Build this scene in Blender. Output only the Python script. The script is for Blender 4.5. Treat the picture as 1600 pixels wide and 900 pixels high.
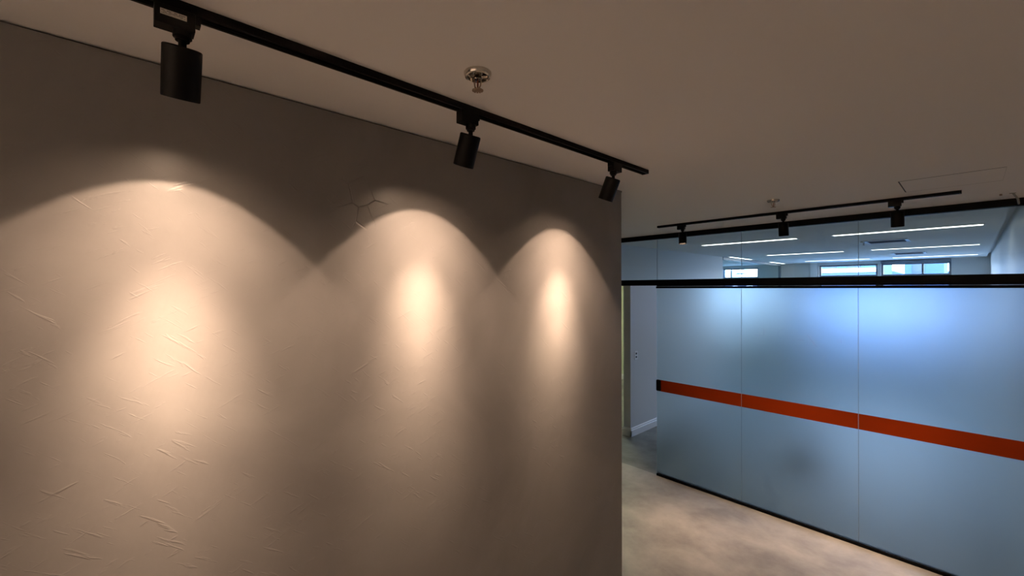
import bpy, bmesh, math, random
from mathutils import Vector, Matrix
R = math.radians
sc = bpy.context.scene
for o in list(bpy.data.objects):
    bpy.data.objects.remove(o)
col = sc.collection

# ------------------------------------------------------------------ camera, world, exposure
CAM_Z = 2.06
ZC = 2.643                      # ceiling height
F_PX = 659.1                    # focal length in pixels of a 1600-pixel-wide frame
YAW, ROLL = 47.45, -0.118
cd = bpy.data.cameras.new('camera')
cam = bpy.data.objects.new('camera', cd)
col.objects.link(cam)
cd.sensor_fit = 'HORIZONTAL'; cd.sensor_width = 36.0
cd.lens = 36.0 * F_PX / 1600.0
cd.clip_start = 0.02; cd.clip_end = 400
cam.matrix_world = (Matrix.Translation((0, 0, CAM_Z)) @ Matrix.Rotation(R(YAW), 4, 'Z')
                    @ Matrix.Rotation(R(90), 4, 'X') @ Matrix.Rotation(R(ROLL), 4, 'Z'))
sc.camera = cam

SKY_STRENGTH = 17.0
LED_STRENGTH = 1.5
LED_COLOR = (1.0, 0.98, 0.92)
WARM = (1.0, 0.69, 0.47)
BEAM_W, LENS_E = 246.0, 300.0          # wall spotlights
FLOOR_BEAM_W = 185.0                    # spotlights before the glass
FILL_BEAM_W = 780.0                     # added fill spotlights behind the camera
# luminous intensity of a spotlight against the angle off its axis, in degrees
PHOTOMETRY = [(0, 1.25), (4, 1.03), (8, .76), (12, .52), (15, .34), (19, .195), (24, .150), (32, .106), (37, .074), (41.5, .060)]
CORRIDOR_E = 30.0
FROST_ROUGH = 0.44

w = bpy.data.worlds.new('world'); sc.world = w; w.use_nodes = True
nt = w.node_tree
bgn = nt.nodes['Background']
tcw = nt.nodes.new('ShaderNodeTexCoord')
sep = nt.nodes.new('ShaderNodeSeparateXYZ')
rmp = nt.nodes.new('ShaderNodeValToRGB')
rmp.color_ramp.elements[0].position = 0.0; rmp.color_ramp.elements[0].color = (0.74, 0.80, 1.0, 1)
rmp.color_ramp.elements[1].position = 0.6; rmp.color_ramp.elements[1].color = (0.24, 0.50, 1.0, 1)
nt.links.new(tcw.outputs['Generated'], sep.inputs[0])
nt.links.new(sep.outputs['Z'], rmp.inputs[0])
nt.links.new(rmp.outputs[0], bgn.inputs[0])
bgn.inputs[1].default_value = SKY_STRENGTH

vs = sc.view_settings
vs.view_transform = 'Standard'; vs.look = 'None'; vs.gamma = 1.0
vs.exposure = 0.0
vs.use_curve_mapping = False
try:
    sc.cycles.use_denoising = True
    sc.cycles.max_bounces = 14
    sc.cycles.diffuse_bounces = 6
    sc.cycles.glossy_bounces = 5
    sc.cycles.transmission_bounces = 10
    sc.cycles.transparent_max_bounces = 24
    sc.cycles.sample_clamp_indirect = 6.0
    sc.cycles.blur_glossy = 0.5
except Exception:
    pass

# ------------------------------------------------------------------ materials
def mat(name):
    m = bpy.data.materials.new(name); m.use_nodes = True
    return m, m.node_tree, m.node_tree.nodes['Principled BSDF']

def N(nt, kind, **kw):
    n = nt.nodes.new(kind)
    for k, v in kw.items():
        setattr(n, k, v)
    return n

def simple(name, c, rough=0.5, metal=0.0, spec=0.5, noise=0.0, nscale=20.0, bump=0.0, bscale=200.0):
    m, nt, b = mat(name)
    b.inputs['Base Color'].default_value = (*c, 1)
    b.inputs['Roughness'].default_value = rough
    b.inputs['Metallic'].default_value = metal
    b.inputs['Specular IOR Level'].default_value = spec
    tc = N(nt, 'ShaderNodeTexCoord')
    if noise:
        n = N(nt, 'ShaderNodeTexNoise'); n.inputs['Scale'].default_value = nscale; n.inputs['Detail'].default_value = 5
        nt.links.new(tc.outputs['Object'], n.inputs['Vector'])
        mx = N(nt, 'ShaderNodeMix', data_type='RGBA')
        mx.inputs['A'].default_value = (*[v * (1 - noise) for v in c], 1)
        mx.inputs['B'].default_value = (*[min(1, v * (1 + noise)) for v in c], 1)
        nt.links.new(n.outputs['Fac'], mx.inputs['Factor'])
        nt.links.new(mx.outputs['Result'], b.inputs['Base Color'])
    if bump:
        n2 = N(nt, 'ShaderNodeTexNoise'); n2.inputs['Scale'].default_value = bscale; n2.inputs['Detail'].default_value = 3
        nt.links.new(tc.outputs['Object'], n2.inputs['Vector'])
        bp = N(nt, 'ShaderNodeBump'); bp.inputs['Strength'].default_value = bump; bp.inputs['Distance'].default_value = 0.001
        nt.links.new(n2.outputs['Fac'], bp.inputs['Height'])
        nt.links.new(bp.outputs[0], b.inputs['Normal'])
    return m

def emit(name, c, s):
    m, nt, b = mat(name)
    b.inputs['Base Color'].default_value = (*c, 1)
    b.inputs['Emission Color'].default_value = (*c, 1)
    b.inputs['Emission Strength'].default_value = s
    return m

def stucco_material():
    """trowelled burnt-cement plaster: cloudy tone, trowel ridges, a satin sheen"""
    m, nt, b = mat('burnt_cement_plaster')
    L = nt.links.new
    tc = N(nt, 'ShaderNodeTexCoord')
    n1 = N(nt, 'ShaderNodeTexNoise'); n1.inputs['Scale'].default_value = 2.2; n1.inputs['Detail'].default_value = 6; n1.inputs['Distortion'].default_value = 0.8
    L(tc.outputs['Object'], n1.inputs['Vector'])
    cr = N(nt, 'ShaderNodeValToRGB')
    cr.color_ramp.elements[0].position = 0.3; cr.color_ramp.elements[0].color = (0.174, 0.164, 0.160, 1)
    cr.color_ramp.elements[1].position = 0.7; cr.color_ramp.elements[1].color = (0.226, 0.214, 0.209, 1)
    L(n1.outputs['Fac'], cr.inputs[0]); L(cr.outputs[0], b.inputs['Base Color'])
    n2 = N(nt, 'ShaderNodeTexNoise'); n2.inputs['Scale'].default_value = 6; n2.inputs['Detail'].default_value = 4
    L(tc.outputs['Object'], n2.inputs['Vector'])
    mr = N(nt, 'ShaderNodeMapRange'); mr.inputs['To Min'].default_value = 0.30; mr.inputs['To Max'].default_value = 0.42
    L(n2.outputs['Fac'], mr.inputs['Value']); L(mr.outputs[0], b.inputs['Roughness'])
    b.inputs['Specular IOR Level'].default_value = 0.48
    # trowel ridges in two directions, only where a mask lets them through
    def ridges(rot, seed, sx, sy, lo, hi):
        mp = N(nt, 'ShaderNodeMapping')
        mp.vector_type = 'TEXTURE'
        mp.inputs['Location'].default_value = (0, seed, seed * 0.37)
        mp.inputs['Rotation'].default_value = (R(rot), 0, 0)
        mp.inputs['Scale'].default_value = (1, 1 / sx, 1 / sy)
        L(tc.outputs['Object'], mp.inputs['Vector'])
        t = N(nt, 'ShaderNodeTexNoise'); t.inputs['Scale'].default_value = 1.0; t.inputs['Detail'].default_value = 3; t.inputs['Distortion'].default_value = 0.4
        L(mp.outputs[0], t.inputs['Vector'])
        r = N(nt, 'ShaderNodeValToRGB')
        r.color_ramp.elements[0].position = lo; r.color_ramp.elements[0].color = (0, 0, 0, 1)
        r.color_ramp.elements[1].position = hi; r.color_ramp.elements[1].color = (1, 1, 1, 1)
        L(t.outputs['Fac'], r.inputs[0])
        return r.outputs[0]
    a = ridges(28, 3.1, 13, 110, 0.64, 0.76)
    c = ridges(-38, 8.4, 12, 100, 0.64, 0.76)
    d = ridges(70, 5.7, 3, 18, 0.40, 0.75)
    s1 = N(nt, 'ShaderNodeMath', operation='ADD'); L(a, s1.inputs[0]); L(c, s1.inputs[1])
    s2 = N(nt, 'ShaderNodeMath', operation='MULTIPLY_ADD'); L(d, s2.inputs[0]); s2.inputs[1].default_value = 0.35; L(s1.outputs[0], s2.inputs[2])
    n3 = N(nt, 'ShaderNodeTexNoise'); n3.inputs['Scale'].default_value = 5; n3.inputs['Detail'].default_value = 7
    L(tc.outputs['Object'], n3.inputs['Vector'])
    s3 = N(nt, 'ShaderNodeMath', operation='MULTIPLY_ADD'); L(n3.outputs['Fac'], s3.inputs[0]); s3.inputs[1].default_value = 3.0; L(s2.outputs[0], s3.inputs[2])
    # one repaired patch with hairline cracks
    vo = N(nt, 'ShaderNodeTexVoronoi', feature='DISTANCE_TO_EDGE'); vo.inputs['Scale'].default_value = 11
    L(tc.outputs['Object'], vo.inputs['Vector'])
    ck = N(nt, 'ShaderNodeMapRange'); ck.inputs['From Min'].default_value = 0.0; ck.inputs['From Max'].default_value = 0.03; ck.inputs['To Min'].default_value = 1.0; ck.inputs['To Max'].default_value = 0.0
    L(vo.outputs['Distance'], ck.inputs['Value'])
    ds = N(nt, 'ShaderNodeVectorMath', operation='DISTANCE'); ds.inputs[1].default_value = (XW, .60, 2.36)
    L(tc.outputs['Object'], ds.inputs[0])
    mk = N(nt, 'ShaderNodeMapRange'); mk.inputs['From Min'].default_value = 0.04; mk.inputs['From Max'].default_value = 0.10; mk.inputs['To Min'].default_value = -7.0; mk.inputs['To Max'].default_value = 0.0
    L(ds.outputs['Value'], mk.inputs['Value'])
    s4 = N(nt, 'ShaderNodeMath', operation='MULTIPLY_ADD'); L(ck.outputs[0], s4.inputs[0]); L(mk.outputs[0], s4.inputs[1]); L(s3.outputs[0], s4.inputs[2])
    s3 = s4
    bp = N(nt, 'ShaderNodeBump'); bp.inputs['Strength'].default_value = 0.46; bp.inputs['Distance'].default_value = 0.0012
    L(s3.outputs[0], bp.inputs['Height']); L(bp.outputs[0], b.inputs['Normal'])
    return m

def floor_material(name='cement_look_vinyl', lo=(0.245, 0.228, 0.212), hi=(0.45, 0.425, 0.395), rough=.36, spec=.35):
    m, nt, b = mat(name)
    L = nt.links.new
    tc = N(nt, 'ShaderNodeTexCoord')
    n1 = N(nt, 'ShaderNodeTexNoise'); n1.inputs['Scale'].default_value = 2.3; n1.inputs['Detail'].default_value = 9; n1.inputs['Roughness'].default_value = 0.62; n1.inputs['Distortion'].default_value = 0.12
    L(tc.outputs['Object'], n1.inputs['Vector'])
    cr = N(nt, 'ShaderNodeValToRGB')
    cr.color_ramp.elements[0].position = 0.33; cr.color_ramp.elements[0].color = (*lo, 1)
    cr.color_ramp.elements[1].position = 0.64; cr.color_ramp.elements[1].color = (*hi, 1)
    L(n1.outputs['Fac'], cr.inputs[0]); L(cr.outputs[0], b.inputs['Base Color'])
    b.inputs['Roughness'].default_value = rough
    b.inputs['Specular IOR Level'].default_value = spec
    n2 = N(nt, 'ShaderNodeTexNoise'); n2.inputs['Scale'].default_value = 40; n2.inputs['Detail'].default_value = 3
    L(tc.outputs['Object'], n2.inputs['Vector'])
    bp = N(nt, 'ShaderNodeBump'); bp.inputs['Strength'].default_value = 0.06; bp.inputs['Distance'].default_value = 0.001
    L(n2.outputs['Fac'], bp.inputs['Height']); L(bp.outputs[0], b.inputs['Normal'])
    return m

def clear_glass(name, tint=(0.93, 0.985, 0.98), refl=0.5):
    m = bpy.data.materials.new(name); m.use_nodes = True
    nt = m.node_tree; nt.nodes.clear(); L = nt.links.new
    out = N(nt, 'ShaderNodeOutputMaterial')
    tr = N(nt, 'ShaderNodeBsdfTransparent'); tr.inputs[0].default_value = (*tint, 1)
    gl = N(nt, 'ShaderNodeBsdfGlossy'); gl.inputs['Roughness'].default_value = 0.02
    lw = N(nt, 'ShaderNodeLayerWeight'); lw.inputs['Blend'].default_value = 0.5
    pw = N(nt, 'ShaderNodeMath', operation='POWER'); pw.inputs[1].default_value = 5.0
    L(lw.outputs['Facing'], pw.inputs[0])
    ml = N(nt, 'ShaderNodeMath', operation='MULTIPLY_ADD'); ml.inputs[1].default_value = 0.9 * refl; ml.inputs[2].default_value = 0.05 * refl
    L(pw.outputs[0], ml.inputs[0])
    mx = N(nt, 'ShaderNodeMixShader')
    L(ml.outputs[0], mx.inputs[0]); L(tr.outputs[0], mx.inputs[1]); L(gl.outputs[0], mx.inputs[2])
    L(mx.outputs[0], out.inputs[0])
    return m

def frosted_glass():
    m, nt, b = mat('frosted_glass'); L = nt.links.new
    nt.nodes.remove(b)
    b = N(nt, 'ShaderNodeBsdfGlass', distribution='BECKMANN')
    b.inputs['Color'].default_value = (0.88, 0.945, 0.95, 1)
    b.inputs['Roughness'].default_value = FROST_ROUGH
    b.inputs['IOR'].default_value = 1.40
    df = N(nt, 'ShaderNodeBsdfDiffuse'); df.inputs[0].default_value = (0.62, 0.66, 0.68, 1)
    tl = N(nt, 'ShaderNodeBsdfTranslucent'); tl.inputs[0].default_value = (0.75, 0.82, 0.85, 1)
    m1 = N(nt, 'ShaderNodeMixShader'); m1.inputs[0].default_value = 0.5
    L(df.outputs[0], m1.inputs[1]); L(tl.outputs[0], m1.inputs[2])
    m2 = N(nt, 'ShaderNodeMixShader'); m2.inputs[0].default_value = 0.02
    L(b.outputs[0], m2.inputs[1]); L(m1.outputs[0], m2.inputs[2])
    L(m2.outputs[0], nt.nodes['Material Output'].inputs[0])
    return m

XW = -1.416                     # face of the plastered wall
M = {}
M['stucco'] = stucco_material()
M['floor'] = floor_material()
M['office_floor'] = floor_material('office_vinyl', (0.165, 0.168, 0.155), (0.30, 0.303, 0.285), .45, .17)
M['ceiling'] = simple('ceiling_paint', (0.86, 0.84, 0.82), 0.9, spec=0.2, bump=0.05, bscale=60)
M['paint'] = simple('white_wall_paint', (0.84, 0.84, 0.83), 0.45, spec=0.4, bump=0.08, bscale=120)
M['grey_paint'] = simple('pale_grey_wall_paint', (0.60, 0.61, 0.61), 0.42, spec=0.4, bump=0.08, bscale=120)
M['office_paint'] = simple('office_wall_paint', (0.70, 0.70, 0.69), 0.38, spec=0.45, bump=0.08, bscale=120)
M['green_paint'] = simple('pale_green_wall_paint', (0.64, 0.70, 0.52), 0.5, spec=0.3, bump=0.08, bscale=120)
M['white_trim'] = simple('white_gloss_trim', (0.80, 0.81, 0.82), 0.3)
M['black_metal'] = simple('black_powder_coat', (0.003, 0.0027, 0.0027), 0.5, spec=0.09, bump=0.1, bscale=900)
M['black_profile'] = simple('black_anodised_profile', (0.003, 0.003, 0.0034), 0.5, spec=0.06, noise=0.1)
M['black_plastic'] = simple('black_plastic', (0.003, 0.003, 0.003), 0.4, spec=0.14, noise=0.1)
M['chrome'] = simple('chrome', (0.56, 0.52, 0.47), 0.12, metal=1.0, noise=0.04)
M['bronze'] = simple('dull_bronze', (0.36, 0.27, 0.20), 0.32, metal=1.0, noise=0.1)
M['bulb'] = simple('red_bulb_glass', (0.14, 0.035, 0.02), 0.1)
M['sticker'] = simple('pale_sticker', (0.62, 0.58, 0.53), 0.6, noise=0.05)
M['ink'] = simple('grey_print', (0.10, 0.09, 0.08), 0.6, noise=0.05)
M['orange'] = simple('orange_film', (0.30, 0.029, 0.0004), 0.6, spec=0.1, noise=0.03, nscale=6)
M['frost'] = frosted_glass()
M['clear'] = clear_glass('clear_glass')
M['pane'] = clear_glass('window_glass', (0.96, 0.99, 1.0), 0.4)
M['seal'] = simple('clear_silicone', (0.42, 0.48, 0.50), 0.3, noise=0.05)
M['led'] = emit('led_diffuser', LED_COLOR, LED_STRENGTH * 3.0)
M['lens'] = emit('warm_lens', WARM, LENS_E)
M['reflector'] = simple('reflector', (0.006, 0.006, 0.006), 0.5, spec=0.1, noise=0.05)
M['grey_metal'] = simple('grey_aluminium', (0.17, 0.20, 0.24), 0.4, metal=0.3, noise=0.05)
M['white_metal'] = simple('white_enamel', (0.80, 0.82, 0.83), 0.4, noise=0.03)
M['bracket'] = simple('dull_galvanised', (0.25, 0.25, 0.22), 0.6, noise=0.1)
M['dark_slot'] = simple('dark_slot', (0.03, 0.035, 0.04), 0.6, noise=0.1)
M['mark'] = simple('adhesive_residue', (0.80, 0.85, 0.90), 0.5, noise=0.1)
M['corridor_lamp'] = emit('corridor_diffuser', (0.95, 1.0, 0.70), CORRIDOR_E)
M['bag'] = simple('dark_blue_plastic', (0.05, 0.06, 0.08), 0.5, noise=0.1)
M['hill'] = simple('hazy_hill', (0.06, 0.10, 0.17), 0.9, noise=0.3, nscale=0.4)
M['ground'] = simple('asphalt', (0.30, 0.31, 0.33), 0.9, noise=0.2, nscale=1)
M['concrete'] = simple('pale_blue_render', (0.06, 0.11, 0.19), 0.8, noise=0.1, nscale=0.5)
M['white_render'] = simple('white_render', (0.85, 0.87, 0.88), 0.8, noise=0.05, nscale=0.5)
M['dark_pane'] = simple('dark_window_pane', (0.02, 0.05, 0.10), 0.15, noise=0.1)

# ------------------------------------------------------------------ mesh helpers
class MB:
    def __init__(s): s.bm = bmesh.new()
    def box(s, a, b, bev=0.0, seg=2):
        lo = [min(p, q) for p, q in zip(a, b)]; hi = [max(p, q) for p, q in zip(a, b)]
        vs_ = [s.bm.verts.new((x, y, z)) for x in (lo[0], hi[0]) for y in (lo[1], hi[1]) for z in (lo[2], hi[2])]
        fs = [s.bm.faces.new([vs_[i] for i in f]) for f in
              ((0, 1, 3, 2), (4, 6, 7, 5), (0, 4, 5, 1), (2, 3, 7, 6), (0, 2, 6, 4), (1, 5, 7, 3))]
        if bev:
            es = list({e for f in fs for e in f.edges})
            bmesh.ops.bevel(s.bm, geom=es, offset=bev, segments=seg, affect='EDGES', profile=0.5)
        return s
    def lathe(s, prof, c=(0, 0, 0), n=40, closed=False):
        """profile of (r, z) revolved about a vertical axis through c"""
        rings = []
        for r, z in prof:
            if r < 1e-6:
                rings.append([s.bm.verts.new((c[0], c[1], c[2] + z))])
            else:
                rings.append([s.bm.verts.new((c[0] + r * math.cos(2 * math.pi * i / n), c[1] + r * math.sin(2 * math.pi * i / n), c[2] + z)) for i in range(n)])
        seq = list(zip(rings, rings[1:])) + ([(rings[-1], rings[0])] if closed else [])
        for A, B in seq:
            if len(A) == 1 and len(B) == 1: continue
            for i in range(n):
                j = (i + 1) % n
                if len(A) == 1: s.bm.faces.new((A[0], B[j], B[i]))
                elif len(B) == 1: s.bm.faces.new((A[i], A[j], B[0]))
                else: s.bm.faces.new((A[i], A[j], B[j], B[i]))
        return s
    def prism(s, poly, axis, lo, hi):
        """polygon (two coordinates) extruded along axis 'x', 'y' or 'z'"""
        def P(u, v, t):
            return {'x': (t, u, v), 'y': (u, t, v), 'z': (u, v, t)}[axis]
        A = [s.bm.verts.new(P(u, v, lo)) for u, v in poly]; B = [s.bm.verts.new(P(u, v, hi)) for u, v in poly]
        s.bm.faces.new(A); s.bm.faces.new(B[::-1])
        k = len(poly)
        for i in range(k):
            j = (i + 1) % k
            s.bm.faces.new((A[i], B[i], B[j], A[j]))
        return s
    def tube(s, pts, r, n=10):
        prev = None
        P = [Vector(p) for p in pts]
        for i, p in enumerate(P):
            d = (P[min(i + 1, len(P) - 1)] - P[max(i - 1, 0)]).normalized()
            u = d.orthogonal().normalized() if prev is None else (prev_u - d * prev_u.dot(d)).normalized()
            v = d.cross(u); prev_u = u
            ring = [s.bm.verts.new(p + r * (u * math.cos(2 * math.pi * k / n) + v * math.sin(2 * math.pi * k / n))) for k in range(n)]
            if prev:
                for k in range(n):
                    s.bm.faces.new((prev[k], prev[(k + 1) % n], ring[(k + 1) % n], ring[k]))
            else:
                s.bm.faces.new(ring[::-1])
            prev = ring
        s.bm.faces.new(prev)
        return s
    def build(s, name, m, parent=None, smooth=False, loc=None):
        bmesh.ops.recalc_face_normals(s.bm, faces=s.bm.faces[:])
        me = bpy.data.meshes.new(name); s.bm.to_mesh(me); s.bm.free()
        me.materials.append(m)
        if smooth:
            for p in me.polygons: p.use_smooth = True
            try: me.set_sharp_from_angle(angle=R(35))
            except Exception: pass
        o = bpy.data.objects.new(name, me); col.objects.link(o)
        if parent: o.parent = parent
        if loc: o.location = loc
        return o

def tag(o, label=None, cat=None, group=None, kind=None):
    if label: o['label'] = label
    if cat: o['category'] = cat
    if group: o['group'] = group
    if kind: o['kind'] = kind
    return o

def thing(name, loc, label, cat, group=None, rz=0.0):
    o = bpy.data.objects.new(name, None); col.objects.link(o)
    o.location = loc; o.rotation_euler = (0, 0, rz); o.empty_display_size = 0.05
    return tag(o, label, cat, group)

def struct(name, mb, m, label=None, smooth=False):
    o = mb.build(name, m, smooth=smooth)
    return tag(o, label, kind='structure')

def copy_tree(o, parent=None):
    c = o.copy(); col.objects.link(c)
    if parent: c.parent = parent
    for ch in list(o.children):
        copy_tree(ch, c)
    return c

# ------------------------------------------------------------------ the setting
XW, YW = -1.416, 2.188          # face and free end of the plastered wall
YP = 4.30                       # front of the glass partition
XR = 0.243                      # right wall of the office
XL = -3.19                      # left wall of the office
YB = 12.1                       # window wall
SX0, SX1, SY0 = -6.2, 3.2, -3.0

struct('floor', MB().box((SX0 - .2, SY0 - .2, -0.12), (SX1 + .2, YP + .016, 0)), M['floor'], 'cloudy grey cement-look floor')
struct('floor_office', MB().box((SX0 - .2, YP + .016, -0.12), (SX1 + .2, YB + .25, 0)), M['office_floor'], 'darker grey office floor beyond the glass')
struct('ceiling', MB().box((SX0 - .2, SY0 - .2, ZC), (SX1 + .2, YP + .03, ZC + .12)), M['ceiling'], 'smooth white ceiling of the reception')
# plastered wall, with a shadow gap of a few millimetres under the ceiling
struct('wall_left', MB().box((XW - .15, SY0, 0), (XW, YW, ZC - .006)), M['stucco'], 'trowelled burnt-cement wall washed by three warm beams')
struct('trim_1', MB().box((XW - .14, SY0, ZC - .008), (XW - .010, YW + .022, ZC + .004)), M['dark_slot'], 'dark shadow gap between plastered wall and ceiling')  # dark colour of this strip stands for the shade in the gap
struct('wall_back', MB().box((SX0, SY0 - .15, 0), (SX1, SY0, ZC)), M['paint'])
struct('wall_right', MB().box((SX1, SY0 - .15, 0), (SX1 + .15, YP + .2, ZC)), M['paint'])
struct('wall_front', MB().box((XR + .0, YP - .02, 0), (SX1, YP + .12, ZC)), M['paint'])
struct('wall_far_left', MB().box((SX0 - .15, SY0 - .15, 0), (SX0, YB + .2, ZC)), M['paint'])

# office behind the glass
OZ = ZC + .06
ceil_o = MB()
ceil_o.box((SX0, YP + .03, ZC), (XR - .045, YB, ZC + .03))
ceil_o.box((SX0, YP + .03, OZ), (XR + .2, YB + .2, OZ + .08))
struct('ceiling_office', ceil_o, M['ceiling'], 'white office ceiling behind the glass')
struct('wall_office_right', MB().box((XR, YP + .12, 0), (XR + .15, YB + .2, OZ)), M['office_paint'], 'white office wall at the right, streaked by the lamps')
lw = MB()
lw.box((XL - .11, 5.15, 0), (XL, 8.36, ZC))
lw.box((XL - .11, YP + .05, 2.13), (XL, 5.15, ZC))
struct('wall_office_left', lw, M['grey_paint'], 'pale grey wall seen through the open doorway')
struct('wall_corridor', MB().box((SX0, 8.26, 0), (XL - .11, 8.38, ZC)), M['green_paint'], 'pale green corridor wall glimpsed at the far end')
# skirting with a stepped profile, wrapping the wall's end
def skirting_poly(d):           # d = sign of the outward direction
    return [(0, 0), (d * .016, 0), (d * .016, .085), (d * .011, .092), (d * .011, .108), (d * .006, .118), (0, .118)]
sk = MB()
sk.prism([(XL + u, v) for u, v in skirting_poly(1)], 'y', 5.134, 8.36)
sk.prism([(5.15 + u, v) for u, v in skirting_poly(-1)], 'x', XL - .126, XL + .016)
struct('baseboard_left', sk, M['white_trim'], 'white stepped skirting board along the grey wall')
struct('baseboard_corridor', MB().prism([(8.26 + u, v) for u, v in skirting_poly(-1)], 'x', SX0, XL - .11), M['white_trim'], 'white skirting board of the green corridor wall')

# window wall with three openings and one of the neighbouring room
WIN = [(-4.62, -3.74, 'n'), (-2.44, -1.385, 'a'), (-1.33, -0.27, 'b')]
SILL, WTOP = 0.88, 2.575
sill = lambda kind: 1.50 if kind == 'n' else SILL
bw = MB()
xs = [SX0] + [v for a, b, _ in WIN for v in (a, b)] + [XR + .1]
for i in range(0, len(xs), 2):
    bw.box((xs[i], YB, 0), (xs[i + 1], YB + .18, OZ))
for a, b, _ in WIN:
    bw.box((a, YB, 0), (b, YB + .18, sill(_))); bw.box((a, YB, WTOP), (b, YB + .18, OZ))
struct('wall_office_back', bw, M['grey_paint'], 'grey window wall at the far end of the office')

def window(n, a, b, mull, label, SILL=SILL):
    root = tag(bpy.data.objects.new('window_%d' % n, None), label, kind='structure'); col.objects.link(root)
    root.location = ((a + b) / 2, YB, SILL)
    ox, oz = (a + b) / 2, SILL
    fr = MB(); y0, y1 = .05, .10; t = .035
    A, B, H = a - ox, b - ox, WTOP - SILL
    fr.box((A, y0, 0), (A + t, y1, H)); fr.box((B - t, y0, 0), (B, y1, H))
    fr.box((A + t, y0, 0), (B - t, y1, t)); fr.box((A + t, y0, H - t), (B - t, y1, H))
    tz = 2.315 - SILL
    fr.box((A + t, y0, tz - .022), (B - t, y1, tz + .022))
    for x in mull:
        fr.box((x - ox - .016, y0 + .001, t), (x - ox + .016, y1 - .001, tz - .022)); fr.box((x - ox - .016, y0 + .001, tz + .022), (x - ox + .016, y1 - .001, H - t))
    fr.build('window_frame', M['grey_metal'], root)
    MB().box((A + t * .5, .070, t * .5), (B - t * .5, .076, H - t * .5)).build('window_pane', M['pane'], root)
    MB().box((A - .03, -.03, -.03), (B + .03, .048, 0)).build('window_sill', M['white_trim'], root)
    # portal so that daylight finds the opening
    ld = bpy.data.lights.new('window_daylight', 'AREA'); ld.shape = 'RECTANGLE'; ld.size = b - a; ld.size_y = H
    ld.cycles.is_portal = True
    lo = bpy.data.objects.new('window_daylight', ld); col.objects.link(lo)
    lo.location = ((a + b) / 2, YB + .2, SILL + H / 2); lo.rotation_euler = (R(-90), 0, 0)
window(1, *WIN[0][:2], [-4.42], 'bright window of the neighbouring room beyond the side glazing', 1.50)
window(2, *WIN[1][:2], [], 'wide office window beside the white jamb')
window(3, *WIN[2][:2], [-.682], 'two-light office window under the dark blind box')
struct('trim_2', MB().box((-2.61, YB - .02, 0), (-2.475, YB, ZC)), M['white_trim'], 'white jamb board left of the office windows')
bx = thing('roller_blind', (-.80, YB - .05, 2.575), 'dark rolled-up blind above the right-hand office window', 'blind')
MB().box((-.53, -.03, 0), (.53, .045, .055), .008).build('cassette', M['grey_metal'], bx)
MB().box((-.52, -.006, -.014), (.52, .006, .002), .003).build('bottom_bar', M['grey_metal'], bx)

# ------------------------------------------------------------------ glass partition
DX0 = -2.342                    # free edge of the frosted door leaf
JX = [DX0, -1.477, -0.611, XR - .001]
struct('trim_3', MB().box((-3.19, YP, 2.593), (XR - .001, YP + .05, ZC - .0005), .002), M['black_profile'], 'black head profile of the glass partition under the ceiling')
tr = MB()
tr.box((-3.19, YP - .006, 2.083), (XR - .001, YP + .056, 2.147), .002)
tr.box((DX0 + .002, YP + .004, 2.0755), (XR - .001, YP + .05, 2.084))
struct('trim_4', tr, M['black_profile'], 'black transom bar between clear and frosted glass')
struct('trim_5', MB().box((DX0, YP - .004, 0), (XR - .001, YP + .036, .026), .002), M['black_profile'], 'black floor channel under the frosted glass')
struct('trim_6', MB().box((DX0, YP - .006, 2.0535), (XR - .001, YP + .048, 2.0743), .001), M['black_profile'], 'black top rail of the frosted glass')

UX = [-3.188, DX0 + .003, -1.477, -0.611, XR - .001]
ul = ['clear upper glass pane above the open doorway', 'clear upper glass pane above the frosted leaf with black handle',
      'clear upper glass pane second from the white office wall', 'clear upper glass pane beside the white office wall']
for i in range(4):
    t = thing('transom_pane', ((UX[i] + UX[i + 1]) / 2, YP + .02, 2.147), ul[i], 'glass pane', 'clear panes above the transom')
    hw = (UX[i + 1] - UX[i]) / 2
    MB().box((-hw + .0015, -.005, 0), (hw - .0015, .005, .446)).build('glass', M['clear'], t)
    if i < 3:
        MB().box((hw - .0015, -.0052, 0), (hw + .0015, .0052, .446)).build('joint_seal', M['seal'], t)

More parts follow.
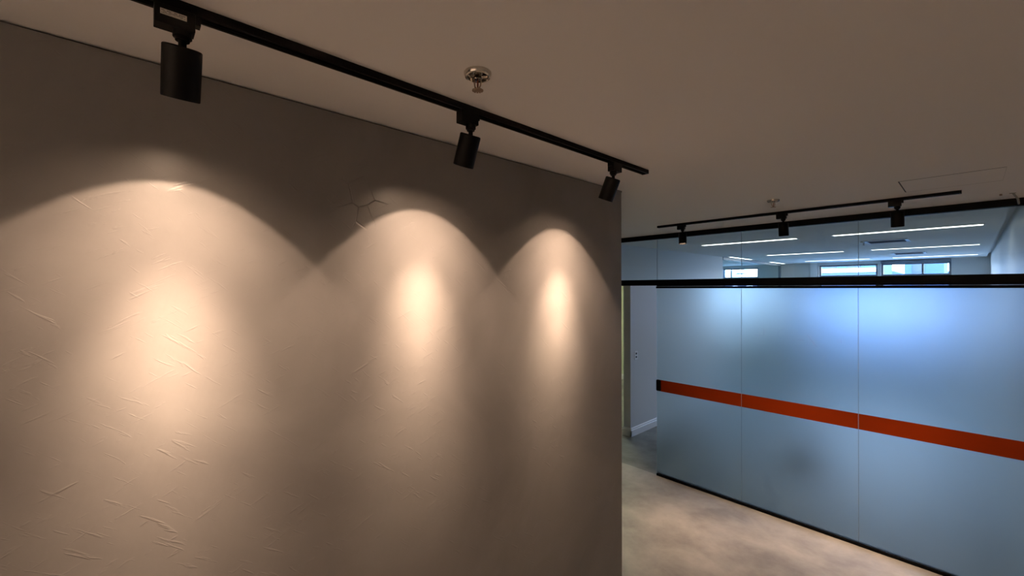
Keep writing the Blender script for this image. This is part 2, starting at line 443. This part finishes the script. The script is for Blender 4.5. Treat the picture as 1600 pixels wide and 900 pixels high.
fl = ['frosted glass door leaf with orange stripe and black handle at its free edge',
      'middle frosted glass panel with orange stripe and faint peeled lettering',
      'frosted glass panel with orange stripe beside the office wall, widest in view']
ZO0, ZO1 = .929, 1.053
for i in range(3):
    x0, x1 = JX[i], JX[i + 1]
    t = thing('frosted_panel', ((x0 + x1) / 2, YP + .012, .026), fl[i], 'glass panel', 'frosted panels of the partition')
    hw = (x1 - x0) / 2
    MB().box((-hw + .0015, -.005, 0), (hw - .0015, .005, 2.0275)).build('glass', M['frost'], t)
    s0 = -hw + .002 + (.045 if i == 0 else 0)
    MB().box((s0, -.0065, ZO0 - .026), (hw - .002, -.0052, ZO1 - .026)).build('orange_stripe', M['orange'], t)
    if i < 2:
        MB().box((hw - .0014, -.004, 0), (hw + .0014, .004, 2.0275)).build('joint_seal', M['seal'], t)
    if i == 0:
        hd = MB().box((-hw - .004, -.020, ZO0 - .026), (-hw + .050, .018, ZO1 - .026), .012, 4)
        tag(hd.build('handle', M['black_plastic'], t, smooth=True), 'black moulded pull handle')
        MB().box((-hw + .012, -.0235, ZO0 - .026 + .018), (-hw + .038, -.019, ZO1 - .026 - .018), .002).build('finger_grip', M['black_profile'], t)
    if i == 1:
        y, tx = -.0056, t.location.x
        def stroke(pts, wd=.0035):
            mk = MB()
            for (xa, za), (xb, zb) in zip(pts, pts[1:]):
                a, b = Vector((xa - tx, 0, za - .026)), Vector((xb - tx, 0, zb - .026)); d = (b - a).normalized(); n = Vector((-d.z, 0, d.x)) * wd / 2
                mk.prism([((a + n).x, (a + n).z), ((b + n).x, (b + n).z), ((b - n).x, (b - n).z), ((a - n).x, (a - n).z)], 'y', y, y + .0005)
            mk.build('lettering_trace', M['mark'], t)  # thin pale strokes on the face of the glass
        stroke([(-1.365, 1.622), (-1.285, 1.618), (-1.285, 1.68)])
        stroke([(-1.13 + .045 * math.cos(R(90 + k * 22)), 1.642 + .045 * math.sin(R(90 + k * 22))) for k in range(8)], .002)
        stroke([(-1.02, 1.605), (-.975, 1.605)])
        stroke([(-.955, 1.655), (-.885, 1.555)])
        stroke([(-.72, 1.605), (-.72, 1.63)])

# side glazing of the office, towards the neighbouring room
sg = thing('side_glazing', (XL - .02, 10.15, 0), 'clear side glazing with dark frame on the left of the office', 'glass partition')
MB().box((-.02, -1.79, 2.585), (.03, 1.79, ZC - .001)).build('head_profile', M['grey_metal'], sg)
MB().box((-.02, 1.75, 0), (.03, 1.79, 2.585)).build('corner_post', M['grey_metal'], sg)
MB().box((-.02, -1.79, 0), (.03, 1.75, .03)).build('floor_profile', M['black_profile'], sg)
for k in range(3):
    y0 = -1.79 + k * 1.18
    MB().box((0, y0 + .002, .03), (.01, y0 + 1.178, 2.585)).build('glass', M['clear'], sg)

# ------------------------------------------------------------------ lighting tracks
def track(name, loc, length, rz, label):
    t = thing(name, loc, label, 'lighting track', 'black lighting tracks', rz)
    a, h = .0165, .018
    prof = [(-a, 0), (-a, -h), (-.009, -h), (-.009, -h + .003), (-.006, -h + .003), (-.006, -.004), (.006, -.004), (.006, -h + .003), (.009, -h + .003), (.009, -h), (a, -h), (a, 0)]
    MB().prism(prof, 'y', 0, length).build('rail', M['black_metal'], t)
    MB().box((-a - .001, length - .004, -h - .001), (a + .001, length + .006, 0), .001).build('end_cap', M['black_plastic'], t)
    MB().box((-a - .001, -.006, -h - .001), (a + .001, .004, 0), .001).build('end_cap', M['black_plastic'], t)
    return t
XT, YT = -1.096, 3.717
track('lighting_track', (XT, -2.2, ZC - .0005), 2.2 + 1.905, 0, 'long black ceiling track running beside the plastered wall')
track('lighting_track', (-.045, YT, ZC - .0005), 1.955, R(90), 'short black ceiling track in front of the glass partition')

# spotlight, hung with its long side along +y of its own frame; pivot at the track's underside
HEAD_L, HEAD_R = .102, .0338
def lathe_head():
    p = [(0, 0), (.0285, 0), (HEAD_R - .002, -.0008), (HEAD_R, -.003), (HEAD_R, -HEAD_L + .002), (HEAD_R - .001, -HEAD_L), (HEAD_R - .0032, -HEAD_L),
         (HEAD_R - .0034, -HEAD_L + .002), (.0295, -HEAD_L + .034), (.0, -HEAD_L + .036)]
    return MB().lathe(p, n=56)
def spot_light(name, watts, parent, z, soft=.008):
    ld = bpy.data.lights.new(name, 'SPOT'); ld.energy = watts; ld.color = WARM
    ld.spot_size = R(86); ld.spot_blend = .09; ld.shadow_soft_size = soft
    ld.use_nodes = True
    nt = ld.node_tree; L = nt.links.new
    em = nt.nodes['Emission']
    tc = N(nt, 'ShaderNodeTexCoord'); sp = N(nt, 'ShaderNodeSeparateXYZ')
    L(tc.outputs['Normal'], sp.inputs[0])
    ab = N(nt, 'ShaderNodeMath', operation='ABSOLUTE'); L(sp.outputs['Z'], ab.inputs[0])
    ac = N(nt, 'ShaderNodeMath', operation='ARCCOSINE'); L(ab.outputs[0], ac.inputs[0])
    dv = N(nt, 'ShaderNodeMath', operation='MULTIPLY'); dv.inputs[1].default_value = 1 / R(45); L(ac.outputs[0], dv.inputs[0])
    rp = N(nt, 'ShaderNodeValToRGB'); cr = rp.color_ramp
    while len(cr.elements) < len(PHOTOMETRY): cr.elements.new(.5)
    for e, (a, v) in zip(cr.elements, PHOTOMETRY):
        e.position = a / 45; q = v / 1.15; e.color = (q, q, q, 1)
    L(dv.outputs[0], rp.inputs[0]); L(rp.outputs[0], em.inputs['Strength'])
    lo = bpy.data.objects.new(name, ld); col.objects.link(lo); lo.parent = parent; lo.location = (0, 0, z)
    return lo
def make_spot(beam_w):
    t = thing('track_spotlight', (0, 0, 0), '', 'spotlight')
    ad = MB()
    ad.box((-.0165, -.045, -.038), (.0165, .020, 0), .0012)
    ad.box((-.0062, -.040, -.002), (.0062, .015, .014))
    ad.build('adapter', M['black_plastic'], t)
    MB().box((-.010, .0195, -.018), (.010, .030, -.001), .001).build('latch', M['black_plastic'], t)
    MB().lathe([(0, -.036), (.0162, -.036), (.0162, -.0495), (.0128, -.0505), (.0124, -.0560), (0, -.0560)], n=36).build('swivel', M['black_plastic'], t, smooth=True)
    MB().lathe([(0, -.055), (.0070, -.054), (.0070, -.074), (0, -.0745)], n=24).build('stem', M['black_metal'], t, smooth=True)
    hd = lathe_head().build('lamp_head', M['black_metal'], t, smooth=True)
    hd.location = (0, 0, -.068)
    MB().lathe([(.026, -HEAD_L + .0335), (.0, -HEAD_L + .0318)], n=40).build('lens', M['lens'], hd, smooth=True)
    MB().lathe([(.0305, -HEAD_L + .008), (.0298, -HEAD_L + .008), (.0270, -HEAD_L + .0325), (.0276, -HEAD_L + .0325)], n=40, closed=True).build('reflector_ring', M['reflector'], hd, smooth=True)
    spot_light('beam', beam_w, hd, -HEAD_L + .020)
    return t, hd
def sticker(t, side):
    s = MB().box((side * .0166, -.036, -.0215), (side * .0172, .006, -.0105)).build('sticker', M['sticker'], t)
    tag(s, 'pale sticker with small grey print')
    ink = MB(); rnd = random.Random(4); x0, x1 = side * .01721, side * .01735
    y = -.034
    for z, hh in ((-.0135, .0016), (-.0165, .0012), (-.0190, .0010)):
        y = -.034
        while y < .002:
            l = rnd.uniform(.0008, .0026)
            if rnd.random() < .72: ink.box((x0, y, z - hh / 2), (x1, y + l, z + hh / 2))
            y += l + .0006
    ink.build('sticker_print', M['ink'], s)

zt = ZC - .0185
def place(t, hd, loc, rz, tilt, swing):
    """tilt the head away from vertical; swing = bearing of the lean in world degrees"""
    t.location = loc; t.rotation_euler = (0, 0, rz)
    # bottom of the head moves towards `swing`
    b = R(swing) - rz
    ax = Vector((math.cos(b + math.pi / 2), math.sin(b + math.pi / 2), 0))
    hd.rotation_mode = 'QUATERNION'
    from mathutils import Quaternion
    hd.rotation_quaternion = Quaternion(ax, -R(tilt))
def head_of(t):
    return [c for c in t.children if c.name.startswith('lamp_head')][0]

wall_labels = ['large black cylinder spotlight on the wall track with pale sticker on its adapter',
               'black cylinder spotlight midway on the wall track, just below the larger sprinkler',
               'leaning black spotlight at the far end of the wall track, by the wall corner']
proto, ph = make_spot(BEAM_W)
clones = [copy_tree(proto) for _ in range(2)]
for i, (t, y, tilt, sw) in enumerate(zip([proto] + clones, (.088, .826, 1.630), (21.5, 24, 24), (180, 180, 184))):
    tag(t, wall_labels[i], 'spotlight', 'spotlights on the wall track')
    place(t, head_of(t), (XT, y, zt), R(180) if i == 2 else 0, tilt, sw)
    if i == 0: sticker(t, 1)
floor_labels = ['small black spotlight with visible glowing lens on the short track before the glass',
                'small black spotlight at the middle of the short track before the glass',
                'small black spotlight of the short track, nearest the ceiling hatch']
p2, h2 = make_spot(FLOOR_BEAM_W)
cl2 = [copy_tree(p2) for _ in range(2)]
for i, (t, x, tilt, sw) in enumerate(zip([p2] + cl2, (-1.767, -.975, -.327), (6, 8, 9), (-60, 90, 90))):
    tag(t, floor_labels[i], 'spotlight', 'spotlights on the short track')
    place(t, head_of(t), (x, YT, zt), R(-90), tilt, sw)

# unseen spotlights added for ambient light, on the wall track and behind the camera
for k, y in enumerate((-1.05, -1.80)):
    t = copy_tree(clones[0])
    tag(t, ['black cylinder spotlight on the wall track, next left of the stickered one, out of frame',
            'black cylinder spotlight on the wall track, second left of the stickered one'][k])
    place(t, head_of(t), (XT, y, zt), 0, 24, 180)
YS = -2.55
track('lighting_track', (1.6, YS, ZC - .0005), 2.85, R(90), 'black ceiling track along the white wall behind the camera')  # this track is added too, to carry the fill spotlights
p3, h3 = make_spot(FILL_BEAM_W)
cl3 = [copy_tree(p3) for _ in range(3)]
for i, (t, x) in enumerate(zip([p3] + cl3, (-.95, -.25, .45, 1.15))):
    tag(t, '%s black cylinder spotlight on the track behind the camera' % ('first', 'second', 'third', 'fourth')[i], 'spotlight', 'spotlights behind the camera')
    place(t, head_of(t), (x, YS, zt), R(90), 26, -90)

# ------------------------------------------------------------------ sprinklers
def make_sprinkler(loc, label, rz):
    t = thing('fire_sprinkler', loc, label, 'sprinkler', 'ceiling sprinklers', rz)
    MB().lathe([(.0375, 0), (.0372, -.004), (.0345, -.0105), (.0305, -.0125), (.0290, -.0115), (.0275, -.004), (.013, -.002), (.013, 0)], n=48).build('escutcheon', M['chrome'], t, smooth=True)
    MB().lathe([(.0105, -.001), (.0105, -.016), (.0085, -.0185), (0, -.0185)], n=24).build('valve_body', M['chrome'], t, smooth=True)
    fr = MB()
    for s in (-1, 1):
        fr.tube([(s * .0085, 0, -.016), (s * .0100, 0, -.026), (s * .0085, 0, -.036), (s * .003, 0, -.043)], .0019, 8)
    fr.lathe([(0, -.040), (.0042, -.041), (.0042, -.046), (0, -.0465)], n=16)
    fr.build('frame_arms', M['bronze'], t, smooth=True)
    MB().lathe([(0, -.018), (.0022, -.020), (.0025, -.030), (.0018, -.040), (0, -.041)], n=14).build('glass_bulb', M['bulb'], t, smooth=True)
    df = MB(); n = 12
    for k in range(n):
        a0, a1 = 2 * math.pi * (k - .32) / n, 2 * math.pi * (k + .32) / n
        poly = [(.006 * math.cos(a0), .006 * math.sin(a0)), (.0155 * math.cos(a0), .0155 * math.sin(a0)), (.0155 * math.cos(a1), .0155 * math.sin(a1)), (.006 * math.cos(a1), .006 * math.sin(a1))]
        df.prism(poly, 'z', -.0478, -.0464)
    df.lathe([(0, -.0460), (.0085, -.0462), (.0085, -.0480), (0, -.0484)], n=24)
    df.build('deflector', M['bronze'], t)
    return t
make_sprinkler((-.905, .706, ZC), 'large chrome sprinkler on the brown ceiling above the wall track', R(25))
make_sprinkler((-.894, 3.19, ZC), 'small chrome sprinkler on the ceiling just above the short track', R(40))
make_sprinkler((-.93, 6.95, ZC), 'dark sprinkler beside the nearer ceiling grille, behind the clear glass', R(30))

# ------------------------------------------------------------------ ceiling access hatch and small bracket
ht = thing('access_hatch', (-.275, 3.15, ZC), 'flush white access hatch outlined on the ceiling near the short track', 'ceiling hatch')
MB().box((0, 0, -.0004), (.392, .385, .0002)).build('gap_line', M['dark_slot'], ht)
MB().box((.006, .006, -.0008), (.3915, .379, .0002)).build('hatch_panel', M['ceiling'], ht)
hk = thing('ceiling_bracket', (.165, 4.05, ZC), 'tiny pale bracket slanting from the ceiling to the black head profile', 'bracket')
MB().box((-.006, -.004, -.004), (.022, .008, 0), .001).build('mounting_plate', M['bracket'], hk)
MB().tube([(.010, .002, -.003), (.035, .12, -.026), (.044, .240, -.040)], .0055, 10).build('arm', M['bracket'], hk, smooth=True)
MB().lathe([(0, 0), (.006, 0), (.006, -.010), (0, -.011)], c=(-.040, 0, 0), n=16).build('screw_head', M['bronze'], hk, smooth=True)

# ------------------------------------------------------------------ office ceiling: linear lamps and grilles
def led(x0, x1, y, label):
    t = thing('linear_lamp', ((x0 + x1) / 2, y, ZC), label, 'ceiling lamp', 'white linear lamps across the office ceiling')
    h = (x1 - x0) / 2
    fr = MB(); fr.box((-h, -.065, -.006), (h, -.055, 0)); fr.box((-h, .055, -.006), (h, .065, 0)); fr.box((-h, -.055, -.006), (-h + .01, .055, 0)); fr.box((h - .01, -.055, -.006), (h, .055, 0))
    fr.build('lamp_frame', M['white_metal'], t)
    MB().box((-h + .01, -.055, -.004), (h - .01, .055, -.0005)).build('diffuser', M['led'], t)
    return t
rows = [(5.86, 'first'), (8.56, 'second'), (11.15, 'third')]
for y, nm in rows:
    led(-2.51, -1.39, y, '%s linear lamp from the partition on the side of the side glazing' % nm)
    led(-1.06, .085, y, '%s linear lamp from the partition on the side of the streaked white wall' % nm)
for y0, y1, lb in ((8.45, 9.62, 'linear lamp along the side glazing, near end'), (10.82, 11.9, 'linear lamp along the side glazing, by the corner post')):
    t = thing('linear_lamp', (XL + .09, (y0 + y1) / 2, ZC), lb, 'ceiling lamp', 'white linear lamps along the side glazing', R(90))
    h = (y1 - y0) / 2
    fr = MB(); fr.box((-h, -.035, -.006), (h, -.030, 0)); fr.box((-h, .030, -.006), (h, .035, 0)); fr.box((-h, -.030, -.006), (-h + .01, .030, 0)); fr.box((h - .01, -.030, -.006), (h, .030, 0))
    fr.build('lamp_frame', M['white_metal'], t)
    MB().box((-h + .01, -.030, -.004), (h - .01, .030, -.0005)).build('diffuser', M['led'], t)

def grille(loc, label):
    t = thing('ceiling_grille', loc, label, 'air grille', 'air grilles of the office ceiling')
    a = .21
    fr = MB()
    fr.box((-a, -a, -.012), (-a + .035, a, 0), .002); fr.box((a - .035, -a, -.012), (a, a, 0), .002)
    fr.box((-a + .035, -a, -.012), (a - .035, -a + .03, 0), .002); fr.box((-a + .035, a - .03, -.012), (a - .035, a, 0), .002)
    fr.build('grille_frame', M['white_metal'], t)
    MB().box((-a + .035, -a + .03, -.002), (a - .035, a - .03, -.0005)).build('duct_opening', M['dark_slot'], t)
    sl = MB()
    for k in range(9):
        y = -a + .055 + k * .040
        sl.prism([(y, -.011), (y + .003, -.011), (y + .022, -.003), (y + .019, -.003)], 'x', -a + .034, a - .034)
    sl.build('louvers', M['grey_metal'], t)
grille((-.72, 7.05, ZC), 'larger-looking louvred air grille between first and second lamp rows')
grille((-.72, 9.80, ZC), 'farther louvred air grille between second and third lamp rows')

# ------------------------------------------------------------------ socket, floor object, corridor lamp
so = thing('wall_socket', (XL, 5.285, 1.113), 'white socket plate with two dark modules on the grey wall', 'socket')
MB().box((0, -.038, -.058), (.009, .038, .058), .003).build('cover_plate', M['white_trim'], so)
for z in (-.024, .024):
    MB().box((.006, -.018, z - .014), (.0105, .018, z + .014), .002).build('socket_module', M['dark_slot'], so)
bg = thing('floor_box', (-1.33, 6.20, 0), 'dark low box on the office floor, a blur behind the middle frosted panel', 'box')
MB().box((-.12, -.09, 0), (.12, .09, .12), .02, 3).build('box_body', M['bag'], bg)
MB().box((-.125, -.095, .11), (.125, .095, .135), .01, 2).build('box_lid', M['bag'], bg)
cl = thing('corridor_lamp', (-4.6, 6.4, ZC), 'square ceiling lamp of the green corridor, hidden behind the plastered wall', 'ceiling lamp')
MB().box((-.31, -.31, -.02), (.31, .31, 0), .004).build('lamp_frame', M['white_metal'], cl)
MB().box((-.29, -.29, -.024), (.29, .29, -.0195)).build('diffuser', M['corridor_lamp'], cl)

# ------------------------------------------------------------------ outside the windows
struct('ground_outside', MB().box((-70, YB + .6, -12.2), (50, 150, -12)), M['ground'])
hl = MB(); rnd = random.Random(3)
pts = []
for k in range(41):
    x = -60 + k * 2.5
    pts.append((x, 5.3 + .9 * math.sin(x * .21) + .6 * math.sin(x * .53 + 1) + rnd.uniform(-.25, .25)))
hl.prism([(-60, -12)] + pts + [(40, -12)], 'y', 100, 118)
struct('hill_outside', hl, M['hill'], 'hazy blue hill beyond the office windows')
def building(loc, wx, wy, h, m, label, rows_, z0, dz, band=None):
    t = thing('apartment_building', loc, label, 'building', 'buildings outside the office windows')
    MB().box((-wx / 2, 0, 0), (wx / 2, wy, h)).build('facade', m, t)
    MB().box((-wx / 2 - .15, -.15, h), (wx / 2 + .15, wy + .15, h + .18)).build('parapet', M['white_render'], t)
    if band:
        MB().box((-wx / 2 - .05, -.25, band[0]), (wx / 2 + .05, 0, band[1])).build('balcony_band', M['white_render'], t)  # bright window reflection given shape as a white band on the facade
    for r in range(rows_):
        n = int(wx / 1.4)
        for k in range(n):
            x = -wx / 2 + .5 + k * 1.4
            f = MB().box((x, -.04, z0 + r * dz), (x + .8, .02, z0 + r * dz + .9)).build('window', M['dark_pane'], t)
    return t
building((-6.4, 40, -12), 3.7, 8, 16.4, M['concrete'], 'pale blue building with white band outside the wide window', 2, 13.6, 1.9, (15.18, 15.48))
building((-2.85, 52, -12), 2.5, 8, 17.0, M['concrete'], 'pale blue gridded building outside the two-light window', 4, 13.5, .95)
building((-15.5, 46, -12), 5, 8, 15.2, M['white_render'], 'white building outside the neighbouring room', 2, 12.5, 1.6)
